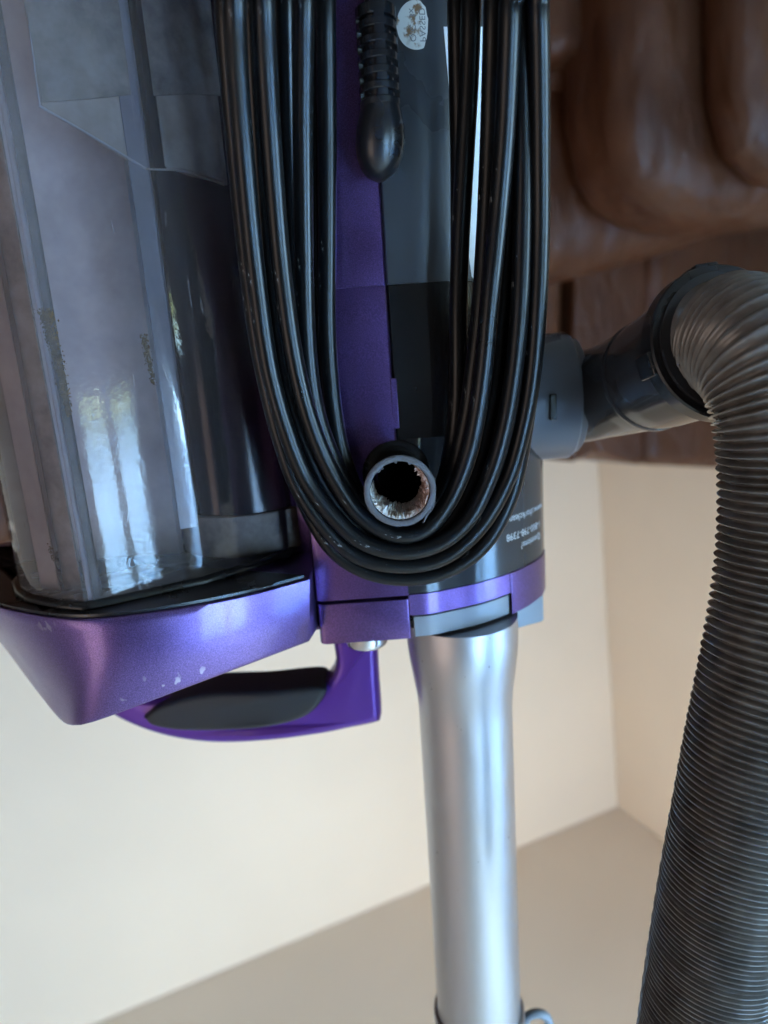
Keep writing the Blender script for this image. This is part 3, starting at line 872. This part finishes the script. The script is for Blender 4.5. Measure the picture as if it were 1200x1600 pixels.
# ---- purple lid
w_t = P(140, 968, 246)[1]
T = [Pw(x, y, w_t) for x, y in ((484, 904), (400, 927), (320, 944), (240, 957.5), (180, 965), (140, 968), (100, 967.5), (50, 961), (0, 950), (-60, 929), (-110, 895))]
B = [P(484, 1001, T[0][2] + 1), P(400, 1033, T[1][2] + 1), P(320, 1063, T[2][2] + 1.2), P(240, 1093, T[3][2] + 1.5), P(170, 1119, T[4][2] + 2), P(135, 1130, T[5][2] + 2.5), P(113, 1132.5, T[6][2] + 5), P(92, 1122, T[7][2] + 12), P(50, 1070, T[8][2] + 24), P(0, 1003, T[9][2] + 42), P(-50, 940, T[10][2] + 60)]
n0 = len(T)
T = list(spline(T, 44)); B = list(spline(B, 44))
bk = [np.array((T[-1][0] - 4, 0, T[-1][2] + 40)), np.array((T[-1][0] + 50, 0, T[-1][2] + 85)), np.array((T[0][0] - 10, 0, T[0][2] + 80)), np.array((T[0][0] + .2, 0, T[0][2] + 20))]
def ringl(F, t):
    wm = [F[-1][1], F[-1][1], F[0][1], F[0][1]]
    return [np.array(p) for p in F] + [np.array((b[0], wv, b[2])) for b, wv in zip(bk, wm)]
def bulge(t): 
    return [a * (1 - t) + b * t + np.array((0, 0, -1.6 * math.sin(math.pi * t))) for a, b in zip(T, B)]
cT = np.mean(np.array(T), axis=0)
def pull(F, k, dw): return [np.array((p[0] + (cT[0] - p[0]) * k, p[1] + dw, p[2] + (cT[2] + 45 - p[2]) * k)) for p in F]
secs = [ringl(pull(T, .02, -.0), 0), ringl(pull(T, .006, .15), 0), ringl(T, 0) if False else ringl(bulge(.015), 0)] + [ringl(bulge(t), t) for t in (.1, .25, .4, .55, .7, .85, .95, .985)]
secs += [ringl(pull(B, .004, .35), 1), ringl(pull(B, .012, .6), 1), ringl(pull(B, .04, .9), 1), ringl(pull(B, .3, 3), 1)]
lid = MB().loft(secs).build('dust_cup_lid', M['purple_lid'], vac, smooth=50)
# dark underside plate of the lid, set 0.6 mm back from its rim
pl_ = [(p[0], p[2]) for p in pull(T, .025, 0)] + [(bk[-2][0], bk[-2][2] - 5), (bk[0][0] + 6, bk[0][2])]
prism(MB(), pl_, w_t - 1.4, w_t - .1).build('lid_underside', M['black'], lid, smooth=30)
bmp = P(403, 914, T[8][2] + 6)
mb = MB(); cyl_w(mb, bmp[0], bmp[2] + 8, 5.5, w_t - 2.2, w_t - 1.42, 24).build('lid_foot', M['black'], lid, bevel=.3)

# ---- hose: port, elbow, collar, ribbed tube
pa, pb = P(838, 622, 345), P(884, 622, 345)
mb = MB()
def disc_u(u, r, c=pa, seg=40): return [np.array((u, c[1] + r * math.cos(a), c[2] + r * math.sin(a))) for a in np.linspace(0, 2 * math.pi, seg, endpoint=False)]
M['port'] = gloss('slate_port_plastic', (.10, .112, .135), .32, .1)
port = mb.loft([disc_u(pa[0] - 14, 31), disc_u(pb[0] - 1, 31), disc_u(pb[0], 30.2), disc_u(pb[0] + .2, 27.5)]).build('hose_port', M['port'], vac, smooth=30)
MB().loft([disc_u(pb[0] + .1, 28.2), disc_u(pb[0] + 3.2, 28.2), disc_u(pb[0] + 3.8, 27.5), disc_u(pb[0] + 3.8, 22)]).build('port_lip', M['dark_grey'], port, smooth=30)
sl0 = P(858, 616, 314); sl1 = P(866, 656, 314)
MB().box((sl0[0], sl0[1], 312.6), (sl1[0] + 1.0, sl1[1], 318)).build('port_slot', M['black'], port, bevel=.5)
ep = [P(875, 625, 344), P(905, 622, 342), P(960, 608, 328), P(1025, 584, 303), P(1092, 552, 276), P(1137, 531, 259)]
es = spline(ep, 40)
er = np.interp(np.arange(40), [0, 8, 16, 24, 32, 39], [22, 22, 23.2, 25, 25.8, 26.2])
elbow = tube(MB(), es, er, 48).build('hose_elbow', M['charcoal'], vac)
fr_e = frames(es)
def ring_on(idx, r, h, name, m, parent, k=0):
    p = es[idx]; t, n, b = fr_e[idx]; mb = MB(); secs = []
    for s_, rr in ((-h, r - 1.2), (-h, r - .2), (-h * .6, r), (h * .6, r), (h, r - .2), (h, r - 1.2)):
        secs.append([p + t * s_ + rr * (math.cos(a) * n + math.sin(a) * b) for a in np.linspace(0, 2 * math.pi, 64, endpoint=False)])
    return mb.loft(secs, cap=False).build(name, m, parent, smooth=35)
ring_on(20, er[20] + .6, 1.3, 'elbow_ridge', M['charcoal'], elbow)
collar = None
p, (t, n, b) = es[37], fr_e[37]
secs = []
for s_, rr in ((-4, 26.6), (-4, 28.8), (-3.4, 29.4), (3.2, 29.4), (4, 28.8), (4, 24.0), (1, 23.5)):
    secs.append([p + t * s_ + rr * (math.cos(a) * n + math.sin(a) * b) for a in np.linspace(0, 2 * math.pi, 64, endpoint=False)])
collar = MB().loft(secs, cap=False).build('hose_collar', M['black'], vac, smooth=35)
for ang in (math.radians(176), math.radians(80), math.radians(320)):
    pts = []
    for s_ in (-7.5, 3):
        pts.append([p + t * s_ + rr * (math.cos(a) * n + math.sin(a) * b) for rr, a in ((28.6, ang - .17), (30.8, ang - .15), (30.8, ang + .15), (28.6, ang + .17))])
    MB().loft(pts).build('collar_lug', M['black'], collar, bevel=.7)
hp = [es[37] + t * 1, es[37] + t * 9, P(1196, 560, 238), P(1226, 640, 230), P(1236, 750, 228), P(1229, 880, 226), P(1207, 1020, 222), P(1180, 1150, 219), P(1155, 1280, 216), P(1128, 1420, 213), P(1098, 1600, 210), P(1070, 1800, 208)]
hd = spline(hp, 900)
Ld = np.concatenate(([0], np.cumsum(np.linalg.norm(np.diff(hd, axis=0), axis=1))))
cur, rings = 0.0, []
wtop = Ld[-1]
while cur < wtop:                                   # the ribs are stretched on the bend and packed together further up
    f = cur / wtop
    pitch = np.interp(f, [0, .12, .22, .38, .5, .65, 1], [2.7, 2.9, 3.5, 3.1, 2.5, 1.95, 1.65])
    for q, rr in ((0, 21.0), (.16, 20.6), (.30, 21.3), (.42, 22.6), (.56, 23.15), (.70, 22.9), (.84, 21.9)):
        rings.append((cur + q * pitch, 23.15 - (23.15 - rr) * min(1.0, pitch / 3.3)))
    cur += pitch
S = np.array([a for a, _ in rings]); S = S[S < wtop]
hpath = np.column_stack([np.interp(S, Ld, hd[:, k]) for k in range(3)])
base_t = frames(hd); base_n = np.array([x[1] for x in base_t]); base_b = np.array([x[2] for x in base_t])
mb = MB(); secs = []; segs = 56
for i, s_ in enumerate(S):
    j = min(899, int(np.searchsorted(Ld, s_)))
    n_, b_ = base_n[j], base_b[j]; rr = rings[i][1] * 1.0 + .12 * math.sin(s_ * .9)
    secs.append([hpath[i] + rr * (math.cos(a) * n_ + math.sin(a) * b_) for a in np.linspace(0, 2 * math.pi, segs, endpoint=False)])
mb.loft(secs).build('ribbed_hose', M['hose'], vac, smooth=80)

# lower end of the machine, outside the picture, so that it stands on the floor
prism(MB(), [(-70, 255), (75, 255), (85, 275), (85, 400), (-80, 400), (-80, 275)], -760, -640).build('floor_head', M['charcoal'], vac, bevel=12, seg=5)
hk = MB(); cyl_axis(hk, np.array((8., -330., 250.)), np.array((8., -330., 290.)), 13).build('cord_hook', M['hook'], vac)

# ------------------------------------------------------------------ the power cord
cord = empty('power_cord', vac_matrix())
tag(cord, 'black power cord wound in long loops round the broken hook of the vacuum cleaner', 'power cord')
RCORD = 3.45
def cord_loop(left, bottom, right, dl, db, dr_, hook_w, du, r=RCORD):
    # left / right: picture points from the top of the picture downwards; closed below the frame round the lower hook
    pts = []
    def dep(y, a, b): return float(np.interp(y, [0, 300, 760], [a, a + .62 * (b - a), b]))
    def ext(q): return [(2 * q[0][0] - q[1][0], -115), ] + list(q)
    left, right = ext(left), ext(right)
    Lp = [P(x, y, dep(y, dl, db)) for x, y in left]
    Rp = [P(x, y, dep(y, dr_, db)) for x, y in right]
    Bp = [P(x, y, db) for x, y in bottom]
    lo = [np.array((8 - 26 - du, hook_w + 45, dl + 8)), np.array((8 - 17 - du, hook_w, 262 + du * .5)), np.array((8., hook_w - 17 - du, 264 + du * .5)), np.array((8 + 17 + du, hook_w, 262 + du * .5)), np.array((8 + 26 + du, hook_w + 45, dr_ + 8))]
    path = Lp + Bp + Rp[::-1] + lo[::-1]
    path.append(path[0])
    sp = spline(path, 420)[:-1]
    k = MB(); tube(k, sp, r, 18, ring=True)
    return k.build('cord_loop', M['cord'], cord, uv=True, smooth=80)
# innermost visible loop lies against the underside of the hook
cord_loop([(411, 0), (416, 110), (424, 230), (436, 380), (450, 500), (466, 590), (487, 665), (514, 730), (548, 787)],
          [(580, 818), (622, 836), (665, 827)], [(797, 0), (794, 100), (788, 220), (778, 340), (765, 470), (756, 570), (745, 650), (728, 722), (700, 785)], 226, 259, 236, -330, 0)
cord_loop([(366, 0), (371, 110), (380, 230), (394, 380), (410, 510), (424, 590), (446, 668), (476, 745), (518, 803)],
          [(566, 846), (626, 862), (684, 850)], [(815, 0), (816, 110), (817, 230), (816, 360), (812, 480), (803, 580), (788, 668), (765, 745), (731, 812)], 222, 259.5, 244, -330, 6.5)
cord_loop([(352, 0), (359, 110), (369, 230), (384, 380), (400, 510), (417, 600), (437, 680), (464, 757), (508, 824)],
          [(558, 868), (626, 883), (694, 870)], [(841, 0), (843, 110), (844, 230), (844, 360), (840, 480), (832, 580), (818, 662), (794, 745), (752, 820)], 236, 263, 238, -330, 13)
cord_loop([(372, 0), (378, 110), (388, 230), (400, 380), (412, 510), (425, 600), (444, 690), (468, 765), (512, 848)],
          [(562, 888), (626, 903), (696, 892)], [(826, 0), (830, 110), (832, 230), (834, 360), (833, 480), (829, 580), (818, 680), (797, 775), (756, 850)], 240, 269, 250, -330, 19)
cord_loop([(474, 0), (473, 110), (473, 230), (475, 380), (478, 500), (485, 590), (499, 660), (524, 725), (556, 778)],
          [(588, 808), (626, 818), (660, 808)], [(772, 0), (769, 110), (765, 230), (759, 360), (751, 480), (741, 570), (730, 650), (713, 720), (690, 778)], 238, 267, 246, -330, 3)
cord_loop([(509, 0), (510, 110), (511, 230), (511, 380), (511, 500), (516, 590), (526, 670), (541, 730), (564, 780)],
          [(592, 806), (626, 814), (656, 806)], [(736, 0), (733, 110), (727, 230), (720, 360), (716, 480), (716, 570), (714, 640), (704, 715), (684, 775)], 256, 275, 258, -330, 1)

cord_loop([(392, 0), (397, 110), (405, 230), (417, 380), (432, 510), (447, 595), (468, 668), (497, 740), (533, 797)],
          [(574, 836), (626, 848), (678, 836)], [(806, 0), (805, 110), (803, 230), (796, 360), (786, 480), (776, 580), (763, 660), (742, 740), (712, 800)], 238, 268, 252, -330, 11)
# two more turns deeper in the bundle
cord_loop([(444, 0), (446, 110), (450, 230), (457, 380), (464, 510), (475, 595), (493, 665), (518, 728), (552, 782)],
          [(586, 812), (626, 822), (662, 812)], [(784, 0), (781, 110), (776, 230), (768, 360), (759, 480), (750, 570), (738, 650), (720, 722), (694, 778)], 250, 277, 256, -330, 9)
cord_loop([(492, 0), (492, 110), (492, 230), (494, 380), (497, 505), (503, 590), (515, 665), (535, 728), (562, 780)],
          [(590, 806), (626, 815), (658, 806)], [(714, 0), (716, 110), (718, 230), (718, 360), (717, 480), (716, 570), (712, 650), (702, 718), (686, 776)], 262, 282, 264, -330, 14)

# strain relief: slotted sleeve ending in a rounded foot, with the cord end coming out of it
sr0, sr1 = P(586, 14, 263), P(590, 176, 263)
cu, cd = sr0[0], 263.0
tail = spline([P(584, -220, 258), P(584, -60, 262), np.array((cu, sr0[1], cd)), np.array((cu, sr0[1] + 12, cd))], 40)
tube(MB(), tail, 3.6, 18).build('cord_end', M['cord'], cord, uv=True)
mb = MB()
def ell(ru, rd, w_, du=0, a0=0, a1=2 * math.pi, n=40):
    return [np.array((cu + du + ru * math.sin(a), w_, cd + (w_ - sr0[1]) * .13 - rd * math.cos(a))) for a in np.linspace(a0, a1, n, endpoint=(a1 - a0 < 6))]
wS, wE = sr0[1], sr1[1]
mb.loft([ell(5.2, 5.2, wS + 1), ell(5.6, 5.6, wE + 2)])
relief = mb.build('strain_relief', M['black'], cord)
pitch = (wE - wS) / 7.0
for i in range(8):                                   # bands between the slots
    a, b = wS + i * pitch, wS + i * pitch + pitch * (.52 if i else .75)
    r = 6.9 + i * .06
    MB().loft([ell(r - .3, r - .3, a), ell(r, r, a + .3), ell(r, r, b - .3), ell(r - .3, r - .3, b)]).build('relief_band', M['black'], relief, smooth=35)
for a0 in (-.12, 1.45, -1.75, math.pi - .3):         # ribs that join the bands
    wdt = .50 if a0 == -.12 else .38
    secs = [ell(6.88, 6.88, w_, 0, a0, a0 + wdt, 6) + ell(5, 5, w_, 0, a0, a0 + wdt, 6)[::-1] for w_ in (wS + .4, wE)]
    MB().loft(secs).build('relief_rib', M['black'], relief, smooth=35)
secs = []
for t_, ru, rd in ((-.18, 6.6, 6.6), (0, 7.6, 7.6), (.2, 8.6, 8.2), (.45, 8.9, 8.4), (.65, 8.3, 7.8), (.82, 6.7, 6.6), (.93, 4.6, 5), (1.0, 1.6, 2.5)):
    secs.append(ell(ru, rd, P(590, 176 + t_ * 102, 265)[1], -.3 - t_ * 1.6))
MB().loft(secs).build('relief_foot', M['black'], relief)
